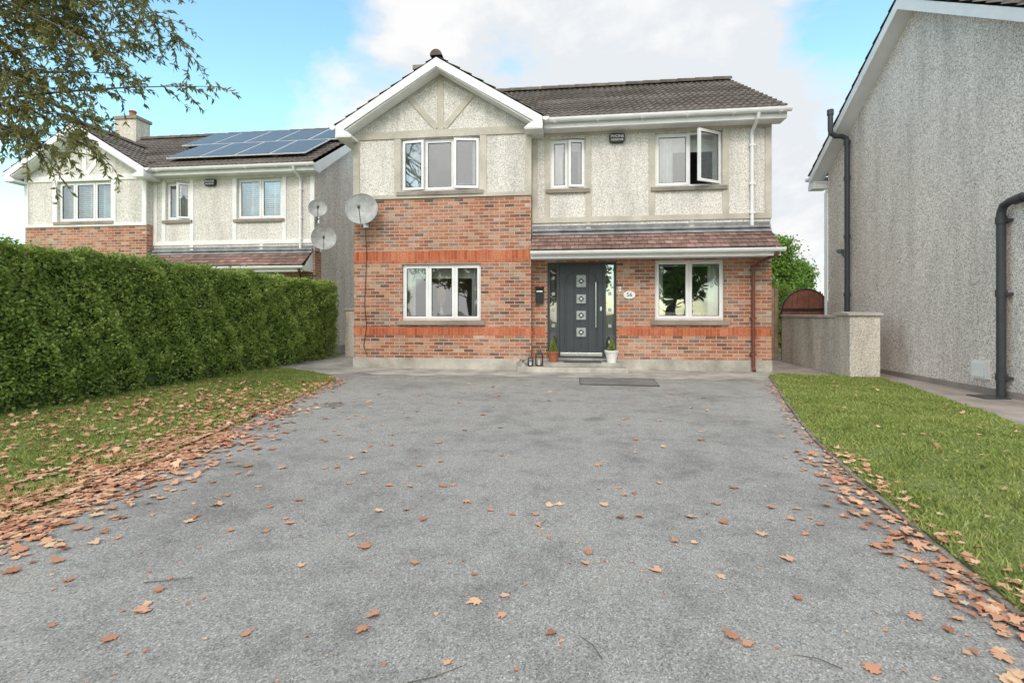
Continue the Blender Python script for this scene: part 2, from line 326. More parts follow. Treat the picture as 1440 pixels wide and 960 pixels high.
def build_house(name,loc,neigh=False):
    E=empty(name,loc)
    tr='whitetrim' if neigh else 'trim'
    B0,B1=-4.9,-.9; X1=4.09; YB,YM=10.7,10.95; YR=17.45; EZ=5.37
    wA=(-3.80,-2.02,3.93,5.09); wB=(-3.78,-2.0,1.07,2.31); wC=(-.50,.27,3.95,5.04); wD=(1.74,3.12,3.93,5.08); wE=(1.74,3.16,1.08,2.36); door=(-.56,.93,.24,2.34)
    w=MB()
    wall(w,B0,B1,.24,3.8,YB,.16,[wB],'brick'); wall(w,B0,B1,3.8,5.2,YB,.16,[wA],'render')
    w.prism_y([(B0,5.2),(B1,5.2),(B1,5.46),(-2.9,6.58),(B0,5.46)],YB,YB+.1,'render')
    w.quad((B1,YB,.24),(B1,YM,.24),(B1,YM,3.8),(B1,YB,3.8),'brick'); w.quad((B1,YB,3.8),(B1,YM,3.8),(B1,YM,5.5),(B1,YB,5.5),'render')
    wall(w,B1,X1,.24,3.0,YM,.16,[wE,door],'brick'); wall(w,B1,X1,3.0,5.3,YM,.16,[wC,wD],'render')
    side='render2' if neigh else 'render'
    w.add([(X1,YM,.24),(X1,YR,.24),(X1,YR,5.35),(X1,14.2,7.35),(X1,YM,5.35)],[(0,1,2,3,4)],side)
    w.add([(B0,YB,0),(B0,YR,0),(B0,YR,5.35),(B0,14.2,7.35),(B0,YB,5.35)],[(0,1,2,3,4)],side)
    w.quad((B0,YR,0),(X1,YR,0),(X1,YR,5.4),(B0,YR,5.4),side)
    w.box(X1-.02,X1+.012,YM+.001,YM+.35,.24,3.0,'brick')
    w.box(B0-.02,B1+.02,YB-.022,YB+.1,-.02,.24,'plinth'); w.box(B1+.021,X1+.02,YM-.022,YM+.1,-.02,.238,'plinth'); w.box(X1-.05,X1+.025,YM+.1,YR,-.02,.238,'plinth')
    w.obj('walls',E)
    s=MB(); p=.006
    s.box(B0-.004,B1+.004,YB-p,YB+.02,2.335,2.60,'soldier')
    s.box(B0-.004,B1+.004,YB-p,YB+.02,.745,.93,'soldier')
    s.box(B1+.006,door[0]-.06,YM-p,YM+.02,.745,.93,'soldier'); s.box(door[1]+.03,X1+.004,YM-p,YM+.02,.745,.93,'soldier')
    s.obj('soldier_brick_bands',E)
    t=MB(); q=.028
    def hb(x0,x1,z0,z1,y,qq=q): t.box(x0,x1,y-qq,y+.01,z0,z1,tr)
    hb(B0-.01,B1+.01,5.10,5.27,YB); hb(B0-.012,B1+.012,3.765,3.855,YB,.035)
    hb(B0-.01,B0+.13,3.856,5.099,YB,.026); hb(B1-.13,B1+.01,3.856,5.099,YB,.026)
    hb(wA[0]-.15,wA[0]-.003,3.856,5.099,YB,.026); hb(wA[1]+.003,wA[1]+.15,3.856,5.099,YB,.026)
    def rafter(x0,z0,x1,z1,wd,y,qq):
        d=Vector((x1-x0,z1-z0)).normalized(); n=Vector((-d.y,d.x))*wd/2
        t.prism_y([(x0+n.x,z0+n.y),(x1+n.x,z1+n.y),(x1-n.x,z1-n.y),(x0-n.x,z0-n.y)],y-qq,y+.01,tr)
    t.box(-2.97,-2.83,YB-.026,YB+.01,5.271,6.5,tr)
    rafter(-2.98,5.3,-3.62,6.02,.13,YB,.023); rafter(-2.82,5.3,-2.18,6.02,.13,YB,.023)
    rafter(B0,5.36,-2.9,6.47,.14,YB,.020); rafter(B1,5.36,-2.9,6.47,.14,YB,.017)
    hb(B1+.002,X1+.01,5.10,5.2,YM); hb(B1+.002,X1+.01,3.20,3.32,YM)
    for (a,b) in ((B1+.004,B1+.12),(wC[0]-.12,wC[0]-.003),(wC[1]+.003,wC[1]+.12),(wD[0]-.13,wD[0]-.003),(wD[1]+.003,wD[1]+.13),(X1-.12,X1+.008)):
        t.box(a,b,YM-.026,YM+.01,3.321,5.099,tr)
    for x in (.28,2.45,): t.box(x-.0,x+.1,YM-.024,YM+.01,3.05,3.199,tr)
    t.obj('timber_style_bands',E,bevel=.006)
    g=MB(); c=MB()
    st='blind' if neigh else 'curtain'
    window(g,c,*wA,YB,[.30,.67],[6,0,-9] if not neigh else [0,0,0],'shutter' if neigh else st,cw=(.2,.12),pel=0)
    window(g,c,*wB,YB,[.333,.667],[0,0,0],st,cw=(.14,.14),pel=.3)
    window(g,c,*wC,YM,[.5],[0,-10] if not neigh else [0,-25],st,cw=(.35,.2),pel=.2); window(g,c,*wD,YM,[.52],[0,-33] if not neigh else [0,0],'shutter' if neigh else st,cw=(.3,.1),pel=.35); window(g,c,*wE,YM,[.5],[0,0],st,cw=(.14,.2),pel=.12)
    g.obj('windows',E); c.obj('curtains',E)
    r=MB(); r.quad((B0+.02,YM+1.6,0),(X1-.02,YM+1.6,0),(X1-.02,YM+1.6,5.3),(B0+.02,YM+1.6,5.3),'room')
    r.quad((B0+.02,YM+.17,2.72),(X1-.02,YM+.17,2.72),(X1-.02,YM+1.6,2.72),(B0+.02,YM+1.6,2.72),'room')
    r.quad((B0+.02,YM+.17,.1),(X1-.02,YM+.17,.1),(X1-.02,YM+1.6,.1),(B0+.02,YM+1.6,.1),'room')
    for x in (-.7,1.2): r.quad((x,YM+.17,0),(x,YM+1.6,0),(x,YM+1.6,5.3),(x,YM+.17,5.3),'room')
    r.box(2.0,2.9,YM+.9,YM+1.3,.1,1.25,'curtain'); r.box(-3.6,-2.4,YM+.9,YM+1.3,.1,1.2,'wood'); r.box(-3.5,-2.5,YM+1.2,YM+1.25,3.9,4.4,'curtain')
    r.obj('interior_walls',E)
    f=MB(); Ls=math.hypot(3.6,7.55-EZ); T=(0,3.6/Ls,(7.55-EZ)/Ls); N=(0,-T[2],T[1])
    tiles(f,(-.9,10.58,EZ),(1,0,0),T,N,5.16,Ls,'tile'); tiles(f,(-5.1,10.58,EZ),(1,0,0),T,N,4.2,Ls,'tile',start=2)
    f.quad((-5.15,14.2,7.57),(4.28,14.2,7.57),(4.28,17.85,5.3),(-5.15,17.85,5.3),'tile')
    ridge_tiles(f,(-5.1,14.2,7.6),(4.26,14.2,7.6),'tile')
    gl=2.28; gr=1.37; gL=math.hypot(gl,gr)
    for sx in (-1,1):
        Tt=(-sx*gl/gL,0,gr/gL); Nn=(sx*gr/gL,0,gl/gL); S=(0,1,0)
        tiles(f,(-2.9+sx*gl,10.34,5.33),S,Tt,Nn,2.85,gL,'tile')
    ridge_tiles(f,(-2.9,10.30,6.74),(-2.9,13.0,6.74),'tile')
    f.obj('roof_tiles',E)
    b=MB()
    for sx in (-1,1):
        ex=-2.9+sx*2.26
        b.prism_y([(-2.9,6.68),(ex,5.32),(ex,5.10),(ex-sx*.12,5.10),(ex-sx*.2,5.245),(-2.9,6.49)],10.33,10.36,'white')
        b.prism_y([(-2.9,6.50),(ex-sx*.05,5.14),(ex-sx*.05,5.11),(-2.9,6.47)],10.361,YB-.03,'white')
        b.box(min(ex,ex-sx*.36),max(ex,ex-sx*.36),10.325,YB+.4 if sx>0 else 13,5.06,5.12,'white')
        b.box(min(ex-.012,ex+.012),ex+.012,10.365,13.0 if sx<0 else 10.9,5.10,5.30,'white')
        b.prism_y([(ex-sx*.02,5.30),(ex-sx*.02,5.08),(ex-sx*.38,5.08),(ex-sx*.30,5.16)],10.318,10.328,'white')
        pr=[(ex+sx*(.075-.07*math.cos(th)),5.31-.075*math.sin(th)) for th in [math.pi*i/8 for i in range(9)]]
        b.prism_y(pr,10.34,13.0 if sx<0 else 10.52,'white')
    b.box(-.62,4.27,10.60,10.625,5.15,5.33,'white'); b.box(-.62,4.27,10.626,YM,5.155,5.175,'white')
    prg=[(10.52-.065*math.cos(th),5.33-.085*math.sin(th)) for th in [math.pi*i/8 for i in range(9)]]
    b.prism_x(prg,-.60,4.32,'white')
    for i in range(6): b.box(-.4+i*.9,-.37+i*.9,10.45,10.60,5.232,5.24,'white')
    b.prism_x([(10.59,5.31),(14.2,7.49),(14.2,7.27),(10.9,5.16),(10.59,5.16)],4.235,4.262,'white')
    b.prism_x([(17.85,5.27),(14.2,7.49),(14.2,7.27),(17.6,5.1)],4.235,4.262,'white')
    b.prism_x([(10.63,5.18),(14.2,7.34),(14.2,7.30),(10.7,5.16)],X1,4.234,'white')
    b.prism_x([(10.63,5.30),(14.2,7.47),(14.2,7.27),(10.7,5.12)],-5.17,-5.14,'white')
    b.tube([(3.70,10.52,5.26),(3.70,10.56,5.16),(3.70,10.86,5.02),(3.70,10.90,4.95),(3.70,10.90,3.05)],.036,'white')
    for z in (4.7,3.9,3.3): b.box(3.645,3.755,10.86,10.95,z,z+.04,'white')
    b.obj('fascias_and_gutters',E)
    k=MB(); cy=10.34; Lc=math.hypot(YM-cy,.46); Tc=Vector((0,(YM-cy)/Lc,.46/Lc)); Nc=Vector((0,-Tc.z,Tc.y))
    rows=4; rl=Lc*.80/rows; x0,x1=-.88,4.06
    for j in range(rows):
        x=x0-(.08 if j%2 else 0)
        while x<x1:
            a=max(x,x0); e=min(x+.162,x1)
            if e-a>.02:
                o=Vector((0,cy,2.53))+Tc*(rl*j); z=R.uniform(0,.004)
                P=[o+Nc*(.03+z),o+Tc*(rl*1.15)+Nc*.012,o+Tc*(rl*1.15)+Nc*.0,o+Nc*(.015+z)]
                k.prism([(a,p_.y,p_.z) for p_ in P],[(e-.004,p_.y,p_.z) for p_ in P],'ctile')
            x+=.166
    o=Vector((0,cy,2.53)); a=o+Tc*(Lc*.77)+Nc*.035; e=o+Tc*Lc+Nc*.02
    k.prism_x([(a.y,a.z),(e.y,e.z),(YM-.03,e.z+.13),(YM+.01,e.z+.13),(YM+.01,e.z-.05)],x0,x1,'lead')
    k.tube([(x0,YM-.06,e.z+.02),(x1,YM-.06,e.z+.02)],.03,'lead',8)
    k.obj('canopy_tiles',E)
    k=MB(); k.box(x0,x1,cy+.03,cy+.05,2.36,2.52,'white'); k.box(x0,x1,cy+.051,YM-.01,2.385,2.40,'white')
    k.prism_x([(cy+.05,2.40),(YM-.01,2.40),(YM-.01,2.96)],x1-.02,x1,'white')
    k.prism_x([(cy-.03-.06*math.cos(th),2.51-.08*math.sin(th)) for th in [math.pi*i/8 for i in range(9)]],x0,x1+.06,'white')
    k.obj('canopy_fascia_and_gutter',E)
    k=MB(); k.tube([(3.98,cy-.02,2.44),(3.98,cy+.0,2.38),(3.80,10.72,2.28),(3.72,10.88,2.2),(3.72,10.88,.1),(3.72,10.82,.03)],.036,'brown')
    for z in (2.1,1.1,.35): k.box(3.665,3.775,10.85,10.95,z,z+.045,'brown')
    k.obj('drainpipe',E)
    k=MB(); cx=-4.28 if not neigh else -4.75; cw=.25 if not neigh else .42
    k.box(cx-cw,cx+cw,13.9,14.5,7.2,8.25,'wallc'); k.box(cx-cw-.05,cx+cw+.05,13.85,14.55,8.251,8.36,'sill')
    if neigh: k.lathe([(.0,0),(.12,0),(.10,.22),(.13,.26),(.11,.3),(.0,.3)],(cx+.0,14.2,8.36),'terra')
    k.obj('chimney',E)
    d=MB(); y=YM+.05; xa,xb,za,zb=door
    d.box(xa,xb,y,y+.08,zb-.06,zb,'anth'); d.box(xa,xb,y,y+.08,za,za+.04,'anth')
    for a,e in ((xa,xa+.05),(xa+.20,xa+.26),(xb-.28,xb-.22),(xb-.05,xb)): d.box(a,e,y,y+.08,za+.04,zb-.06,'anth')
    la,lb=xa+.26,xb-.28
    n=6; pw=(lb-la)/n
    for i in range(n):
        d.box(la+i*pw+.004,la+(i+1)*pw-.004,y+.022,y+.06,za+.04,zb-.06,'anth')
    d.box(la,lb,y+.032,y+.07,za+.04,zb-.06,'anth')
    cxm=(la+lb)/2
    for zc,hh in ((1.93,.13),(1.54,.095),(1.18,.095),(.81,.095)):
        wd=.10
        d.box(cxm-wd-.03,cxm+wd+.03,y+.008,y+.03,zc-hh-.03,zc+hh+.03,'anth')
        d.box(cxm-wd,cxm+wd,y+.004,y+.02,zc-hh,zc+hh,'frost')
        d.prism_y([(cxm-.07,zc),(cxm,zc+.07),(cxm+.07,zc),(cxm,zc-.07)],y+.0,y+.01,'pipe')
        d.prism_y([(cxm-.03,zc),(cxm,zc+.03),(cxm+.03,zc),(cxm,zc-.03)],y-.004,y+.005,'pot')
    arc=[(cxm+.36*math.cos(th),y+.02,1.85+.30*math.sin(th)) for th in [math.pi*i/16 for i in range(17)]]
    d.tube([(cxm+.36,y+.02,.5)]+arc+[(cxm-.36,y+.02,.5)],.007,'pipe',6)
    d.tube([(lb-.16,y-.04,.92),(lb-.16,y-.04,1.9)],.015,'steel'); 
    for z in (1.0,1.82): d.tube([(lb-.16,y-.04,z),(lb-.16,y+.03,z)],.01,'steel',8)
    d.box(lb-.07,lb-.03,y+.005,y+.03,1.28,1.36,'steel')
    d.box(la+.02,lb-.02,y+.0,y+.03,za+.05,za+.12,'steel')
    for a,e in ((xa+.05,xa+.20),(xb-.22,xb-.05)):
        d.quad((a,y+.04,za+.04),(e,y+.04,za+.04),(e,y+.04,zb-.06),(a,y+.04,zb-.06),'glass')
        d.quad((a,y+.07,za+.04),(e,y+.07,za+.04),(e,y+.07,zb-.06),(a,y+.07,zb-.06),'patch')
        m=(a+e)/2
        for z in (.6,.95,1.3,1.65,2.0): d.prism_y([(m-.035,z-.035),(m+.035,z-.035),(m+.035,z+.035),(m-.035,z+.035)],y+.034,y+.038,'frost')
    d.obj('front_door',E,bevel=.002)
    k=MB(); k.box(-1.15,1.12,10.32,YM-.023,-.01,.10,'plinth'); k.box(-.62,1.0,10.45,YM+.14,.101,.19,'conc'); k.box(-.56,.93,10.9,YM+.15,.191,.243,'conc'); k.obj('doorstep',E,bevel=.012)
    return E

H=build_house('brick_house',(0,0,0)); H2=build_house('brick_house',(-11.3,2.25,0),True)
sp=empty('solar_panels',(-11.3,2.25,0))
mb=MB(); Ls=math.hypot(3.6,2.18); T=Vector((0,3.6/Ls,2.18/Ls)); N=Vector((0,-T.z,T.y))
def panel(x,t0,w=1.06,h=1.68):
    O=Vector((x,10.58,5.37))+T*t0+N*.13
    def P(a,b,c): return tuple(O+Vector((a,0,0))+T*b+N*c)
    mb.prism([P(0,0,0),P(w,0,0),P(w,h,0),P(0,h,0)],[P(0,0,.03),P(w,0,.03),P(w,h,.03),P(0,h,.03)],'white')
    mb.add([P(.02,.02,.034),P(w-.02,.02,.034),P(w-.02,h-.02,.034),P(.02,h-.02,.034)],[(0,1,2,3)],'solar')
for i in range(4): panel(-.45+i*1.08,.45)
for i in range(5): panel(-1.2+i*1.08,2.18)
mb.obj('panels',sp)

# ------------------------------------------------------------ right-hand house (gable wall)
E=empty('rendered_house'); w=MB(); X=6.2; y0,y1=6.75,13.05; rz=7.0; ry=9.9; pt=.68
w.add([(X,y0,0),(X,y1,0),(X,y1,rz-pt*(y1-ry)-.1),(X,ry,rz-.1),(X,y0,rz-pt*(ry-y0)-.1)],[(0,1,2,3,4)],'render2')
w.quad((X,y1,0),(X+9,y1,0),(X+9,y1,4.9),(X,y1,4.9),'render2'); w.quad((X,y0,0),(X+9,y0,0),(X+9,y0,4.9),(X,y0,4.9),'render2')
w.box(X-.03,X+.1,y0-.02,y1+.02,-.02,.10,'path'); w.obj('walls',E)
b=MB(); Xv=5.9; ez=lambda y: rz-pt*abs(y-ry)
ye0,ye1=6.42,13.35
for (ya,yb) in ((ye0,ry),(ye1,ry)):
    b.prism_x([(ya,ez(ya)-.02),(yb,rz-.02),(yb,rz-.22),(ya,ez(ya)-.20)],Xv-.012,Xv+.012,'white')
    b.prism_x([(ya,ez(ya)-.17),(yb,rz-.18),(yb,rz-.20),(ya,ez(ya)-.19)],Xv+.013,X+.0,'white')
b.box(Xv,X+9,y1,ye1,ez(ye1)-.22,ez(ye1)-.19,'white'); b.box(Xv,X+9,ye1,ye1+.02,ez(ye1)-.22,ez(ye1)-.02,'white')
b.prism_x([(ye1+.085-.065*math.cos(th),ez(ye1)-.03-.08*math.sin(th)) for th in [math.pi*i/8 for i in range(9)]],Xv-.04,X+9,'white')
b.box(Xv-.02,X+.02,y1+.02,ye1+.01,ez(ye1)-.36,ez(ye1)-.22,'white')
b.tube([(X+.1,y1+.06,ez(ye1)-.1),(X-.02,y1+.06,ez(ye1)-.5),(X-.02,y1+.06,.1)],.036,'white')
b.obj('bargeboards_and_gutter',E)
r=MB()
for (ya,s) in ((ye0,1),(ye1,-1)):
    Lr=math.hypot(ry-ya,rz-ez(ya)); T_=(0,(ry-ya)/Lr,(rz-ez(ya))/Lr); N_=(0,-T_[2]*s,abs(T_[1]))
    tiles(r,(Xv-.03,ya,ez(ya)+.01),(1,0,0),T_,N_,9,Lr,'tile')
r.obj('roof_tiles',E)
p=MB()
p.tube([(6.1,12.0,.0),(6.1,12.0,5.05),(6.08,12.0,5.15),(5.98,12.0,5.2),(5.86,12.0,5.2),(5.76,12.0,5.28),(5.75,12.0,5.36),(5.75,12.0,5.75)],.055,'pipe',14)
p.tube([(5.75,12,5.68),(5.75,12,5.8)],.068,'pipe',12)
p.tube([(6.1,12.0,2.45),(6.1,12.18,2.62),(6.1,12.35,2.66),(6.25,12.4,2.66)],.05,'pipe',12)
for z in (1.6,2.9,4.2,5.0): p.tube([(6.1,12,z),(6.1,12,z+.09)],.068,'pipe',14)
p.tube([(6.1,7.95,0.0),(6.1,7.95,2.66),(6.1,7.91,2.75),(6.1,7.8,2.79),(6.1,7.1,2.83)],.055,'pipe',14)
for z in (.25,1.45,2.5): p.tube([(6.1,7.95,z),(6.1,7.95,z+.1)],.068,'pipe',14); p.box(6.09,6.2,7.87,8.03,z+.02,z+.06,'pipe')
p.tube([(6.1,7.72,2.79),(6.1,7.6,2.80)],.068,'pipe',14)
p.obj('waste_pipes',E,smooth=False)
v=MB(); v.box(6.14,6.2,8.27,8.55,.22,.5,'white'); v.box(6.125,6.14,8.30,8.52,.25,.47,'white'); v.obj('vent_cover',E,bevel=.008)

# ------------------------------------------------------------ walls, gates
E=empty('boundary_wall'); w=MB()
w.box(5.13,5.66,10.0,10.52,0,1.17,'wallc'); w.box(5.22,5.42,10.521,13.3,0,1.13,'wallc'); w.obj('wall_and_pillar',E,bevel=.01)
w=MB(); w.prism_x([(9.96,1.171),(10.56,1.171),(10.56,1.22),(10.26,1.25),(9.96,1.22)],5.09,5.70,'plinth'); w.box(5.19,5.45,10.561,13.3,1.131,1.19,'plinth'); w.obj('coping',E,bevel=.01)
E=empty('boundary_wall'); w=MB(); w.box(-6.45,-5.0,13.5,13.72,0,1.32,'wallc'); w.obj('wall',E); w=MB(); w.box(-6.5,-4.96,13.46,13.76,1.321,1.38,'plinth'); w.obj('coping',E)
E=empty('timber_gate'); w=MB(); x=4.13
while x<5.17:
    w.box(x,x+.094,13.5,13.522,.06,1.88+R.uniform(-.01,.01),'wood'); x+=.1
w.box(4.13,5.18,13.523,13.57,.4,.5,'wood'); w.box(4.13,5.18,13.523,13.57,1.5,1.6,'wood'); w.box(4.5,4.58,13.44,13.499,0,1.7,'wood'); w.obj('boards',E)
E=empty('arched_gate'); w=MB(); cx=5.80; hw=.58
n=9
for i in range(n):
    a=-hw+2*hw*i/n; e=a+2*hw/n-.006; top=lambda q:1.22+.60*math.sqrt(max(0,1-(q/hw)**2))
    w.prism_y([(cx+a,.05),(cx+e,.05),(cx+e,top(e)),(cx+(a+e)/2,top((a+e)/2)),(cx+a,top(a))],13.3,13.33,'redwood')
w.obj('boards',E)
w=MB(); w.tube([(cx+hw*math.cos(th),13.31,1.22+.61*math.sin(th)) for th in [math.pi*i/18 for i in range(19)]],.022,'black',6)
w.box(cx-hw,cx+hw,13.27,13.3,1.3,1.35,'black'); w.obj('iron_rim',E)

# ------------------------------------------------------------ ground
def sheet(name,pts,z,k,zb=None):
    m=MB()
    if zb is None: m.add([(a,b,z) for a,b in pts],[tuple(range(len(pts)))],k)
    else: m.prism_z(pts,zb,z,k)
    return m.obj(name)
sheet('ground',[(-300,-300),(300,-300),(300,300),(-300,300)],0,'lawn')
sheet('driveway',[(-9,-8),(8,-8),(8,10.96),(-9,10.96)],.004,'asphalt')
sheet('street',[(-60,-16),(60,-16),(60,-8.2),(-60,-8.2)],.004,'asphalt')
sheet('path',[(3.9,-1),(6.3,-1),(6.3,16),(4.05,16),(4.05,9.8)],.012,'path')
pv=[(-6.9,9.55),(-5.0,9.30)]+[(-4.6+i*.25,9.5+.10*math.sin(i*1.7)+.07*math.sin(i*.6+1)+R.uniform(-.03,.03)) for i in range(34)]+[(3.9,9.7),(4.05,10.2),(4.05,11),(-4.88,11),(-4.88,16),(-6.9,16)]
sheet('paving',pv,.008,'conc')
LL0=[(-3.0,-1),(-3.1,1),(-3.22,2.44),(-3.35,3.5),(-3.6,4.95),(-3.95,6.9),(-4.25,8.4),(-4.5,9.0),(-5.2,9.6),(-6.3,10.3),(-7.6,10.5),(-7.6,-1)]
LL=[]
for (a,b) in zip(LL0[:8],LL0[1:9]):
    nseg=max(2,int(math.hypot(b[0]-a[0],b[1]-a[1])/.08))
    for j in range(nseg):
        t=j/nseg; LL.append((a[0]+(b[0]-a[0])*t+R.gauss(0,.014)+.03*math.sin((a[1]+(b[1]-a[1])*t)*5.3),a[1]+(b[1]-a[1])*t))
LL+=LL0[8:]
RL=[(1.6,-1),(1.68,1.2),(1.77,2.2),(1.90,3.0),(2.05,3.9),(2.3,5.04),(2.83,6.96),(3.3,8.5),(3.72,10.0),(3.9,10.25),(5.08,10.25),(5.08,9.93),(5.6,9.9),(5.35,8.5),(4.9,6.5),(4.69,5.83),(4.4,4),(4.2,-1)]
sheet('lawn',LL,.013,'lawn',-.01); sheet('lawn',RL,.03,'lawn',-.01)
m=MB(); K=RL[:10]
for i,(a,b) in enumerate(zip(K,K[1:])):
    a=Vector(a);b=Vector(b); n=int((b-a).length/.9)+1
    for j in range(n):
        p=a.lerp(b,j/n+.004); q=a.lerp(b,(j+1)/n-.004); d=(q-p).normalized(); s=Vector((d.y,-d.x))*-.035
        h=.026+R.uniform(-.008,.006); m.prism_z([tuple(p+s),tuple(q+s),tuple(q),tuple(p)],.0,h,'kerb')
m.obj('kerb_edging',bevel=.006)
m=MB(); m.prism_z([(.12,8.55),(1.42,8.5),(1.46,9.35),(.12,9.4)],.008,.016,'patch')
for a,b in (((.12,8.55),(1.42,8.5)),((1.42,8.5),(1.46,9.35)),((.12,9.4),(.12,8.55)),((1.46,9.35),(.12,9.4))): m.tube([(*a,.012),(*b,.012)],.007,'soil',6)
m.obj('manhole_cover')
m=MB(); m.box(5.75,6.08,7.75,8.1,.013,.025,'pipe'); m.obj('drain_grate')

def inpoly(P,poly):
    x,y=P[:,0],P[:,1]; r=np.zeros(len(P),bool); n=len(poly)
    for i in range(n):
        x1,y1=poly[i]; x2,y2=poly[(i+1)%n]
        c=((y1>y)!=(y2>y)); xi=(x2-x1)*(y-y1)/((y2-y1) if y2!=y1 else 1e-9)+x1; r^=(c&(x<xi))
    return r
def grass(name,poly,box,n,z0):
    P=np.stack([rng.uniform(box[0],box[1],n),rng.uniform(box[2],box[3],n)],1); P=P[inpoly(P,poly)]; P=P+rng.normal(0,.012,P.shape)
    cl=.5+.5*np.sin(P[:,0]*5.1+np.sin(P[:,1]*3.7)*2)*np.sin(P[:,1]*4.3+np.cos(P[:,0]*2.9)*2)
    k=rng.uniform(size=len(P))<(.5+.5*cl); P=P[k]; cl=cl[k]; n=len(P)
    h=(rng.uniform(.014,.044,n)*(.55+.75*cl)); w=rng.uniform(.003,.006,n)*(1+P[:,1]*.12)
    th=rng.uniform(0,2*np.pi,n); dx,dy=np.cos(th),np.sin(th); ln=rng.uniform(.2,1.3,n)*h; ph=rng.uniform(0,2*np.pi,n)
    b=np.stack([P[:,0],P[:,1],np.full(n,z0)],1); off=np.stack([dx*w,dy*w,0*w],1)
    tip=b+np.stack([np.cos(ph)*ln,np.sin(ph)*ln,h],1)
    npmesh(name,np.stack([b-off,b+off,tip],1),'grass')
grass('grass',RL,(1.5,5.7,1.5,10.3),240000,.028); grass('grass',LL,(-7.0,-3,2,10.5),170000,.011)

half=[(0,-.30),(.10,-.22),(.34,-.34),(.30,-.16),(.52,-.06),(.40,.04),(.50,.26),(.30,.22),(.22,.20),(.16,.40),(0,.62)]
OUT=np.array(half+[(-a,b) for a,b in half[-2:0:-1]])
def maple(P,size,z,flat=.2,curl=1.):
    n=len(P); q=len(OUT); th=rng.uniform(0,2*np.pi,n); s=size
    jit=1+rng.uniform(-.22,.22,(n,q)); x=OUT[None,:,0]*jit*s[:,None]; y=OUT[None,:,1]*jit*s[:,None]
    wx=rng.uniform(.5,1.05,n)[:,None]; x=x*wx
    k1=rng.uniform(-1.,2.6,n)[:,None]*curl; k2=rng.uniform(-1.,1.6,n)[:,None]*curl
    zz=k1*x*x/s[:,None]*.5+k2*y*y/s[:,None]*.35+rng.uniform(0,.06,(n,q))*s[:,None]
    tilt=rng.normal(0,flat,n)[:,None]; zz=zz+x*tilt; zz=zz-zz.min(1)[:,None]
    X=x*np.cos(th)[:,None]-y*np.sin(th)[:,None]+P[:,0:1]; Y=x*np.sin(th)[:,None]+y*np.cos(th)[:,None]+P[:,1:2]
    return np.stack([X,Y,zz+z[:,None]],2)
def along(poly,n,sd,bias,y0=1,y1=9):
    pts=np.array(poly); t=rng.uniform(y0,y1,n); x=np.interp(t,pts[:,1],pts[:,0]); return np.stack([x+rng.normal(bias,sd,n),t],1)
V=[]
EL=LL0[0:8]; ER=RL[0:9]
def side(a,E_,sg): return ((a[:,0]-np.interp(a[:,1],[p[1] for p in E_],[p[0] for p in E_]))*sg>0)
def zb(a): return np.where(side(a,EL,-1),.024,.007)
a=along(EL,1900,.20,.04,1.6,4.6); V.append(maple(a,rng.uniform(.04,.085,len(a)),zb(a)+rng.uniform(0,.012,len(a)),.10,.5))
a=along(EL,750,.40,-.15,1.6,6.4); V.append(maple(a,rng.uniform(.045,.09,len(a)),zb(a)+.004,.2,.8))
a=along(EL,620,.15,-.0,4.4,8.9); V.append(maple(a,rng.uniform(.04,.08,len(a)),zb(a),.2,.7))
a=along(EL,760,.9,-1.1,2.2,7); a=a[a[:,0]>-6.4]; V.append(maple(a,rng.uniform(.04,.085,len(a)),np.where(side(a,EL,-1),.032,.008),.3))
a=np.stack([rng.uniform(-6.4,-4.3,460),rng.uniform(4.2,8.0,460)],1); V.append(maple(a,rng.uniform(.04,.08,len(a)),rng.uniform(.028,.045,len(a)),.35))
a=along(ER,520,.11,-.08,1.3,4.6); V.append(maple(a,rng.uniform(.03,.08,len(a)),np.where(side(a,ER,1),.045,.008)+rng.uniform(0,.01,len(a)),.2,.7))
a=along(ER,230,.07,-.06,4.4,9.0); V.append(maple(a,rng.uniform(.03,.06,len(a)),rng.uniform(.008,.02,len(a)),.2))
a=np.stack([rng.uniform(1.9,4.8,110),rng.uniform(1.8,9,110)],1); a=a[inpoly(a,RL)]; V.append(maple(a,rng.uniform(.025,.07,len(a)),np.full(len(a),.055),.4))
a=np.stack([rng.uniform(-3.1,1.9,150),rng.uniform(1.25,8.5,150)],1); V.append(maple(a,rng.uniform(.04,.085,len(a)),np.full(len(a),.007),.12,.8))
a=np.stack([rng.uniform(-1.8,1.4,34),rng.uniform(1.5,3.6,34)],1); V.append(maple(a,rng.uniform(.05,.085,len(a)),np.full(len(a),.008),.12,.8))
a=np.stack([rng.uniform(-3.2,1.9,700),rng.uniform(1.25,9.,700)],1); V.append(maple(a,rng.uniform(.008,.024,len(a)),np.full(len(a),.006),.15))
npmesh('fallen_leaves',np.concatenate(V),'fallen')
m=MB()
for (x,y,l,th) in ((-.55,1.55,.22,.4),(.1,1.75,.14,2.),(.35,1.5,.12,1.2),(-1.9,2.0,.2,.2),(.9,1.8,.14,2.6),(-.2,2.8,.12,1.)):
    m.tube([(x,y,.008),(x+l*.5*math.cos(th),y+l*.5*math.sin(th),.013),(x+l*math.cos(th+.15),y+l*math.sin(th+.15),.008)],[.002,.0018,.001],'bark',5)
m.obj('fallen_twigs')

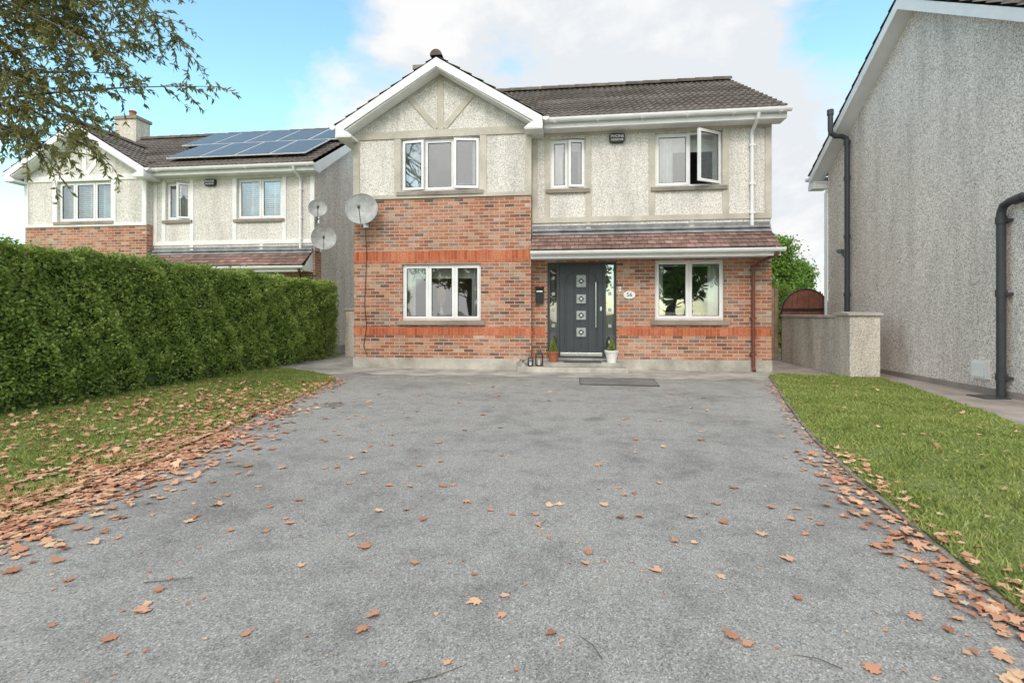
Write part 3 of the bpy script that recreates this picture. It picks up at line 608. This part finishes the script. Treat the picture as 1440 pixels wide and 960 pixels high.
# ------------------------------------------------------------ hedge
E=empty('hedge')
def wob(a,b): return .07*np.sin(a*2.3+1)*np.sin(b*2.9)+.05*np.sin(a*5.7+b*3.1)+.04*np.sin(a*11+b*7)+.035*np.sin(b*13-a*4)+.04*np.sin(a*23+3*np.sin(b*9))*np.sin(b*19)
N_=90000; y=rng.uniform(2.2,13.15,N_); z=rng.uniform(0.02,2.03,N_)
inn=np.abs(rng.normal(0,.055,N_))-.02-rng.exponential(.018,N_); lo=np.clip((z-.15)/.3,0,1)
P1=np.stack([-6.57+wob(y,z)-inn-.12*(1-lo)-.10*np.clip((z-1.85)/.2,0,1)**2,y,z],1)
keep=rng.uniform(size=N_)<np.where(z<.25,.55,1); P1=P1[keep]
n2=40000; y=rng.uniform(2.2,13.15,n2); x=rng.uniform(-7.75,-6.5,n2); P2=np.stack([x,y,2.03+wob(y,x)*.5-np.abs(rng.normal(0,.04,n2))+rng.exponential(.02,n2)],1)
n3=7000; x=rng.uniform(-7.75,-6.5,n3); z=rng.uniform(.02,2.03,n3); P3=np.stack([x,13.15+wob(x,z)-np.abs(rng.normal(0,.06,n3)),z],1)
P=np.concatenate([P1,P2,P3]); npmesh('foliage',leafquads(P,rng.uniform(.03,.064,len(P)),rng.uniform(.02,.04,len(P))),'hedge',E)
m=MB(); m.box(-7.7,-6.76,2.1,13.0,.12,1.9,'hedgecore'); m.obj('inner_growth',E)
m=MB()
for i in range(45):
    y_=2.5+i*.235; m.tube([(-7.0+R.uniform(-.2,.3),y_,0),(-6.75+R.uniform(-.1,.1),y_+R.uniform(-.1,.1),.4)],[.02,.012],'bark',6)
m.obj('stems',E)

# ------------------------------------------------------------ trees
def bez(a,b,sag,n=9):
    a,b=Vector(a),Vector(b); c=(a+b)/2+Vector((R.uniform(-.2,.2),R.uniform(-.2,.2),sag)); return [a*(1-t)**2+c*2*t*(1-t)+b*t*t for t in [i/(n-1) for i in range(n)]]
E=empty('deciduous_tree'); m=MB(); trunk=[(-8.6,4.3,0),(-8.55,4.3,1.5),(-8.4,4.35,3.),(-8.1,4.45,4.4),(-7.9,4.5,6.0),(-7.7,4.5,7.4)]
m.tube(trunk,[.20,.17,.15,.12,.08,.03],'bark',12)
near=[(-3.75,4.78,3.58),(-4.1,4.72,4.25),(-4.0,4.9,3.9),(-4.75,4.64,4.1),(-4.72,4.6,2.72),(-5.0,4.62,3.45),(-5.2,4.5,2.85),(-5.45,4.56,4.3),(-5.7,4.5,3.6),(-4.6,5.1,4.9),(-5.3,4.2,4.8),(-6.2,4.4,4.3),(-5.9,4.6,3.2),(-4.3,4.5,4.6),(-4.9,4.9,4.45),(-5.1,5.0,3.9),(-4.5,4.4,3.75),(-5.9,5.0,4.9),(-5.2,4.5,5.2),(-5.4,4.7,3.9),(-4.9,4.7,3.8),(-5.6,4.9,4.5),(-5.0,4.4,4.5),(-4.5,4.8,4.4),(-5.6,4.6,3.0),(-5.5,4.9,3.3),
 (-5.2,4.8,4.2),(-4.6,4.6,4.0),(-5.3,4.6,3.6),(-5.5,4.4,3.2),(-4.9,4.6,3.2),(-4.4,4.6,4.15),(-5.0,4.9,4.1),(-4.95,4.55,2.95),(-5.45,4.65,2.75)]
far=[(-5.5,4.9,5.6),(-6.6,5.2,5.2),(-4.4,5.0,5.3),(-7,4.5,7.5),(-9.6,4,6.4),(-8.4,6,6.4),(-9.9,5,4.9),(-8.6,2.8,6),(-7.2,3.2,5.6),(-10,4.6,5.8),(-8,5.8,5),(-6.8,3.6,6.6)]
LP=[];LA=[]
def twig(p,d,l):
    pts=[p]; d=d.normalized()
    for i in range(6):
        d=(d+Vector((R.uniform(-.15,.15),R.uniform(-.15,.15),-.12))).normalized(); pts.append(pts[-1]+d*l/6)
    m.tube(pts,[.0035,.003,.0028,.0024,.002,.0015,.001],'bark',4,False)
    n=int(l*70)
    for i in range(n):
        t=R.uniform(.05,1)*6; j=min(5,int(t)); q=pts[j].lerp(pts[j+1],t-j); dd=(pts[j+1]-pts[j]).normalized()
        ax=(dd*.7+Vector((R.gauss(0,.6),R.gauss(0,.6),R.gauss(-.25,.5)))).normalized(); LP.append(q+ax*.03); LA.append(ax)
for i,g in enumerate(near+far):
    s=Vector(trunk[2+i%3]); s=s.lerp(Vector(trunk[3+i%3]),R.random()); P=bez(s,g,R.uniform(.2,.7),12)
    m.tube(P,[.034*(1-k/11)**1.3+.003 for k in range(12)],'bark',7)
    for k in range(28 if i<len(near) else 14):
        t=R.uniform(.5,1.)*11; j=min(10,int(t)); q=P[j].lerp(P[j+1],t-j); dd=(P[j+1]-P[j]).normalized()
        d=dd*.8+Vector((R.gauss(0,.6),R.gauss(0,.6),R.gauss(.0,.5))); twig(q,d,R.uniform(.22,.48))
    twig(P[-1],P[-1]-P[-2],.35)
m.obj('trunk_and_branches',E,smooth=True)
LP=np.array([tuple(a) for a in LP]); LA=np.array([tuple(a) for a in LA]); npmesh('foliage',leafquads(LP,rng.uniform(.05,.09,len(LP)),rng.uniform(.014,.026,len(LP)),LA),'willow',E)

def crown(name,loc,h,r,nc,mat,ls=.22,cone=False,per=220,trunkh=.3):
    E=empty(name,loc); m=MB(); m.tube([(0,0,0),(.05,0,h*.3),(0,.05,h*.6),(0,0,h*.9)],[r*.09,r*.07,r*.045,.02],'bark',8)
    PP=[]
    for i in range(nc):
        t=R.random(); z=h*(trunkh+(1-trunkh)*t)
        rr=r*((1-t)*.95+.08 if cone else math.sin(math.pi*(.15+.8*t))**.7)*R.uniform(.35,1); th=R.uniform(0,6.283)
        c=np.array((rr*math.cos(th),rr*math.sin(th),z)); m.tube([(0,0,max(.2,z-rr*.5)),tuple(c)],[.05,.01],'bark',5,False)
        sz=r*R.uniform(.12,.26); PP.append(c+rng.normal(size=(per,3))*sz*.55*np.array((1,1,.8)))
    P=np.concatenate(PP); m.obj('trunk_and_branches',E); npmesh('foliage',leafquads(P,rng.uniform(.6,1.3,len(P))*ls,rng.uniform(.4,.8,len(P))*ls),mat,E)
crown('conifer_tree',(7.9,20.5,0),4.1,1.7,90,'green',.11,True,240,.05)
crown('conifer_tree',(9.2,21.5,0),3.2,1.5,60,'green',.11,True,200,.05)
crown('conifer_tree',(6.5,22,0),3.2,1.4,60,'green',.11,True,200,.05)
crown('shrub',(6.0,16.2,0),2.2,1.1,30,'hedge',.10,False,200,.1)
crown('autumn_tree',(-7,-13,0),9,3.6,60,'autumn',.34,per=150); crown('autumn_tree',(-1,-18,0),9,4,60,'autumn',.34,per=150); crown('autumn_tree',(7,-15,0),8,3.8,60,'green',.34,per=150); crown('autumn_tree',(14,-19,0),10,4,50,'autumn',.34,per=150)

# ------------------------------------------------------------ satellite dishes
def dish(c,r,face,wallp,name='satellite_dish'):
    E=empty(name,c); f=Vector(face).normalized(); up=Vector((0,0,1)); sx=up.cross(f).normalized(); u=f.cross(sx)
    m=MB(); vs=[];n=32;rings=7
    for i in range(rings):
        q=r*i/(rings-1)
        for j in range(n):
            th=2*math.pi*j/n; p=sx*math.cos(th)*q+u*math.sin(th)*q*1.06+f*(.32*q*q/r-.1*r); vs.append(p)
    m.add(vs,[(i*n+j,i*n+(j+1)%n,(i+1)*n+(j+1)%n,(i+1)*n+j) for i in range(rings-1) for j in range(n)],'dish')
    rim=[sx*math.cos(2*math.pi*j/n)*r+u*math.sin(2*math.pi*j/n)*r*1.06+f*(.22*r) for j in range(n+1)]; m.tube(rim,.008,'dish',6)
    m.obj('reflector',E,smooth=True)
    m=MB(); bot=-u*r*1.0+f*.2*r; l=f*r*1.15-u*r*.35; m.tube([-u*r*.9,bot,l],.012,'steel',8); m.tube([l-f*.05,l+f*.06],.028,'black',10); m.box(l.x-.025,l.x+.025,l.y-.03,l.y+.03,l.z-.02,l.z+.05,'dish')
    w_=Vector(wallp)-Vector(c); m.tube([-f*.1*r,-f*.28*r-u*.1*r,(w_.x,w_.y,-.18*r-.2),tuple(w_+Vector((0,0,-.25)))],.02,'steel',8)
    m.box(w_.x-.06,w_.x+.06,w_.y-.02,w_.y+.02,w_.z-.33,w_.z-.12,'steel'); m.obj('arm_and_bracket',E)
dish((-4.57,10.38,3.47),.34,(.25,-1,.28),(-4.6,10.68,3.47))
dish((-6.98,12.95,4.1),.24,(.55,-1,.3),(-7.18,13.3,4.1)); dish((-6.88,13.1,3.3),.33,(.5,-1,.28),(-7.18,13.4,3.3))
m=MB(); m.tube([(-4.62,10.67,3.2),(-4.6,10.685,2.5),(-4.64,10.685,1.4),(-4.6,10.685,.9),(-4.66,10.67,.5),(-4.58,10.66,.3)],.008,'black',6); m.obj('dish_cable')

# ------------------------------------------------------------ small things on the facade
def text(s,size,loc,mat,parent,ext=.002):
    c=D.curves.new(s,'FONT'); c.body=s; c.size=size; c.align_x='CENTER'; c.align_y='CENTER'; c.extrude=ext
    o=D.objects.new('lettering',c); o.location=loc; o.rotation_euler=(math.pi/2,0,0); c.materials.append(M[mat]); sc.collection.objects.link(o); o.parent=parent; return o
for loc in ((.94,10.95,4.99),(.94-11.3,10.95+2.25,4.99)):
    E=empty('alarm_box',loc); m=MB(); m.prism_y([(-.13,-.10),(.13,-.10),(.165,-.06),(.165,.06),(.13,.10),(-.13,.10),(-.165,.06),(-.165,-.06)],-.08,0,'black'); m.obj('housing',E,bevel=.01)
    text('PHONE',.085,(0,-.083,.03),'signw',E); text('MONITOR',.055,(0,-.083,-.045),'signw',E)
E=empty('house_number_sign',(1.2,10.95,1.62)); m=MB(); m.prism_y([(.125*math.cos(2*math.pi*i/28),.085*math.sin(2*math.pi*i/28)) for i in range(28)],-.02,0,'signw'); m.obj('plate',E); text('56',.125,(0,-.022,0),'black',E)
E=empty('mailbox',(-.73,10.95,1.62)); m=MB(); m.box(-.09,.09,-.1,0,-.17,.14,'black'); m.prism_x([(-.12,.141),(0,.141),(0,.19)],-.1,.1,'black'); m.box(-.07,.07,-.106,-.1,.06,.09,'steel'); m.obj('body',E,bevel=.006)
E=empty('doorbell',(1.0,10.95,1.75)); m=MB(); m.box(-.025,.025,-.02,0,-.05,.05,'pot'); m.tube([(0,-.02,0),(0,-.028,0)],.012,'black'); m.obj('body',E)

def potplant(name,x,y,z,potm,s=1):
    E=empty(name,(x,y,z)); m=MB(); m.lathe([(0,0),(.075*s,0),(.105*s,.17*s),(.115*s,.17*s),(.118*s,.205*s),(.10*s,.205*s),(.098*s,.18*s),(0,.18*s)],(0,0,0),potm); m.obj('pot',E,smooth=False)
    m=MB(); m.lathe([(0,.182*s),(.097*s,.182*s)],(0,0,0),'soil'); m.tube([(0,0,.18),(0,0,.42)],[.008,.003],'bark',6); m.obj('soil_and_stem',E)
    n=1500; t=rng.uniform(0,1,n)**.9; r=.095*(1-t)**.8*rng.uniform(.2,1,n)+.008; th=rng.uniform(0,6.283,n)
    P=np.stack([r*np.cos(th),r*np.sin(th),.20+.30*t],1); A=np.stack([np.cos(th)*.5,np.sin(th)*.5,np.full(n,.8)],1)+rng.normal(0,.25,(n,3)); A/=np.linalg.norm(A,axis=1)[:,None]
    npmesh('foliage',leafquads(P,rng.uniform(.03,.05,n),rng.uniform(.006,.012,n),A),'hedge',E)
potplant('potted_conifer',-.42,10.6,.191,'terra',1.1); potplant('potted_conifer',.80,10.62,.191,'pot',1.25)
E=empty('doormat'); m=MB(); m.box(-.2,.58,10.5,10.86,.192,.21,'black'); m.obj('mat_body',E,bevel=.004)
def lantern(x,y,z,s):
    E=empty('lantern',(x,y,z)); m=MB(); a=.07*s
    m.box(-a,a,-a,a,0,.02,'black'); m.box(-a,a,-a,a,.24*s,.26*s,'black')
    for sx in (-1,1):
        for sy in (-1,1): m.box(sx*a-.008,sx*a+.008,sy*a-.008,sy*a+.008,.02,.24*s,'black')
    m.prism([( -a,-a,.26*s),(a,-a,.26*s),(a,a,.26*s),(-a,a,.26*s)],[(-.02,-.02,.33*s),(.02,-.02,.33*s),(.02,.02,.33*s),(-.02,.02,.33*s)],'black')
    m.tube([(.03*math.cos(t_),0,.35*s+.03*math.sin(t_)) for t_ in [math.pi*2*i/12 for i in range(13)]],.004,'black',5)
    m.tube([(0,0,.02),(0,0,.13*s)],.025,'pot',10); m.obj('frame_and_candle',E)
lantern(-.72,10.62,.101,1.); lantern(-.9,10.55,.101,.7)
E=empty('stone_ornament',(-1.05,10.5,.1)); m=MB(); m.lathe([(0,0),(.06,0),(.05,.04),(.02,.08),(.03,.12),(.08,.14),(.085,.16),(0,.15)],(0,0,0),'conc'); m.tube([(-.1,0,.0),(-.12,0,.08),(-.05,0,.12)],[.03,.035,.02],'conc'); m.obj('body',E)
E=empty('vase_of_pampas',(-2.92,10.86,1.08)); m=MB(); m.lathe([(0,0),(.05,0),(.07,.08),(.04,.2),(.03,.26),(.04,.28)],(0,0,0),'pot'); m.obj('vase',E)
n=2600; th=rng.uniform(0,6.283,n); t=rng.uniform(0,1,n); sd=rng.integers(0,5,n); bx=(sd-2)*.045*t
r=.06*np.sin(np.pi*np.clip(t,.05,1))*rng.uniform(0,1,n); P=np.stack([bx+r*np.cos(th),r*np.sin(th)*.4,.25+.5*t],1); A=np.stack([(sd-2)*.1,0*t,np.ones(n)],1)+rng.normal(0,.3,(n,3)); A/=np.linalg.norm(A,axis=1)[:,None]
npmesh('plumes',leafquads(P,np.full(n,.05),np.full(n,.01),A),'pampas',E)

# ------------------------------------------------------------ world, sun, camera
W=D.worlds.new('World'); sc.world=W; W.use_nodes=True; nt=W.node_tree; ns=nt.nodes; L=nt.links
bg=ns['Background']; sky=ns.new('ShaderNodeTexSky'); sky.sky_type='NISHITA'; sky.sun_disc=False
SE,SR=math.radians(42),math.radians(182); sky.sun_elevation=SE; sky.sun_rotation=SR; sky.air_density=1.; sky.dust_density=.6; sky.ozone_density=1.5
tc=ns.new('ShaderNodeTexCoord'); mp=ns.new('ShaderNodeMapping'); mp.inputs['Scale'].default_value=(1,1,1.7); mp.inputs['Location'].default_value=(.3,.1,.2); L.new(tc.outputs['Generated'],mp.inputs[0])
no=ns.new('ShaderNodeTexNoise'); no.inputs['Scale'].default_value=3.6; no.inputs['Detail'].default_value=6; no.inputs['Roughness'].default_value=.56; no.inputs['Distortion'].default_value=.2; L.new(mp.outputs[0],no.inputs['Vector'])
def mth(op,a,b):
    n=ns.new('ShaderNodeMath'); n.operation=op
    for i,x in ((0,a),(1,b)):
        if isinstance(x,(int,float)): n.inputs[i].default_value=x
        else: L.new(x,n.inputs[i])
    return n.outputs[0]
def blob(c,r0,r1,amt):
    d=ns.new('ShaderNodeVectorMath'); d.operation='DISTANCE'; L.new(tc.outputs['Generated'],d.inputs[0]); d.inputs[1].default_value=c
    m_=ns.new('ShaderNodeMapRange'); m_.interpolation_type='SMOOTHSTEP'; m_.inputs[1].default_value=r0; m_.inputs[2].default_value=r1; m_.inputs[3].default_value=amt; m_.inputs[4].default_value=0; L.new(d.outputs['Value'],m_.inputs[0]); return m_.outputs[0]
s=no.outputs['Fac']
for c,a,b,k in (((-.05,.87,.48),.2,.55,.22),((.30,.90,.30),.12,.42,.22),((-.56,.72,.41),.1,.42,-.15),((.40,.78,.48),.03,.18,-.20),((-.30,.92,.26),.05,.30,.12),((0,-.6,.8),.5,1.2,.25)): s=mth('ADD',s,blob(c,a,b,k))
cr=ns.new('ShaderNodeValToRGB'); cr.color_ramp.elements[0].position=.49; cr.color_ramp.elements[1].position=.66; L.new(s,cr.inputs[0])
sc2=ns.new('ShaderNodeMix'); sc2.data_type='RGBA'; sc2.blend_type='MULTIPLY'; sc2.inputs[0].default_value=1; L.new(sky.outputs[0],sc2.inputs[6]); sc2.inputs[7].default_value=(2.2,2.65,2.25,1)
cc=ns.new('ShaderNodeValToRGB'); cc.color_ramp.elements[0].position=.46; cc.color_ramp.elements[0].color=(5.5,5.75,6.0,1); cc.color_ramp.elements[1].position=.56; cc.color_ramp.elements[1].color=(6.6,6.6,6.6,1); L.new(no.outputs['Fac'],cc.inputs[0])
mx=ns.new('ShaderNodeMix'); mx.data_type='RGBA'; L.new(cr.outputs[0],mx.inputs[0]); L.new(sc2.outputs[2],mx.inputs[6]); L.new(cc.outputs[0],mx.inputs[7])
gl=blob((-.03,-.74,.669),.05,1.1,11.0)
gc=ns.new('ShaderNodeCombineXYZ'); L.new(gl,gc.inputs[0]); L.new(mth('MULTIPLY',gl,.95),gc.inputs[1]); L.new(mth('MULTIPLY',gl,.87),gc.inputs[2])
ad=ns.new('ShaderNodeVectorMath'); ad.operation='ADD'; L.new(mx.outputs[2],ad.inputs[0]); L.new(gc.outputs[0],ad.inputs[1])
L.new(ad.outputs[0],bg.inputs[0]); bg.inputs[1].default_value=.15
sl=D.lights.new('sun','SUN'); sl.energy=1.4; sl.angle=math.radians(16); sl.color=(1,.94,.86); so=D.objects.new('sun',sl); sc.collection.objects.link(so)
sd=Vector((math.sin(SR)*math.cos(SE),math.cos(SR)*math.cos(SE),math.sin(SE))); so.rotation_euler=sd.to_track_quat('Z','Y').to_euler()
cam=D.cameras.new('camera'); cam.sensor_width=36; cam.lens=17.5; cam.shift_y=-.0264; cam.clip_end=1500; cam.clip_start=.05
co=D.objects.new('camera',cam); co.location=(0,0,1.2); co.rotation_euler=(math.pi/2,0,math.radians(7)); sc.collection.objects.link(co); sc.camera=co
sc.view_settings.view_transform='Standard'; sc.view_settings.look='None'; sc.view_settings.exposure=0
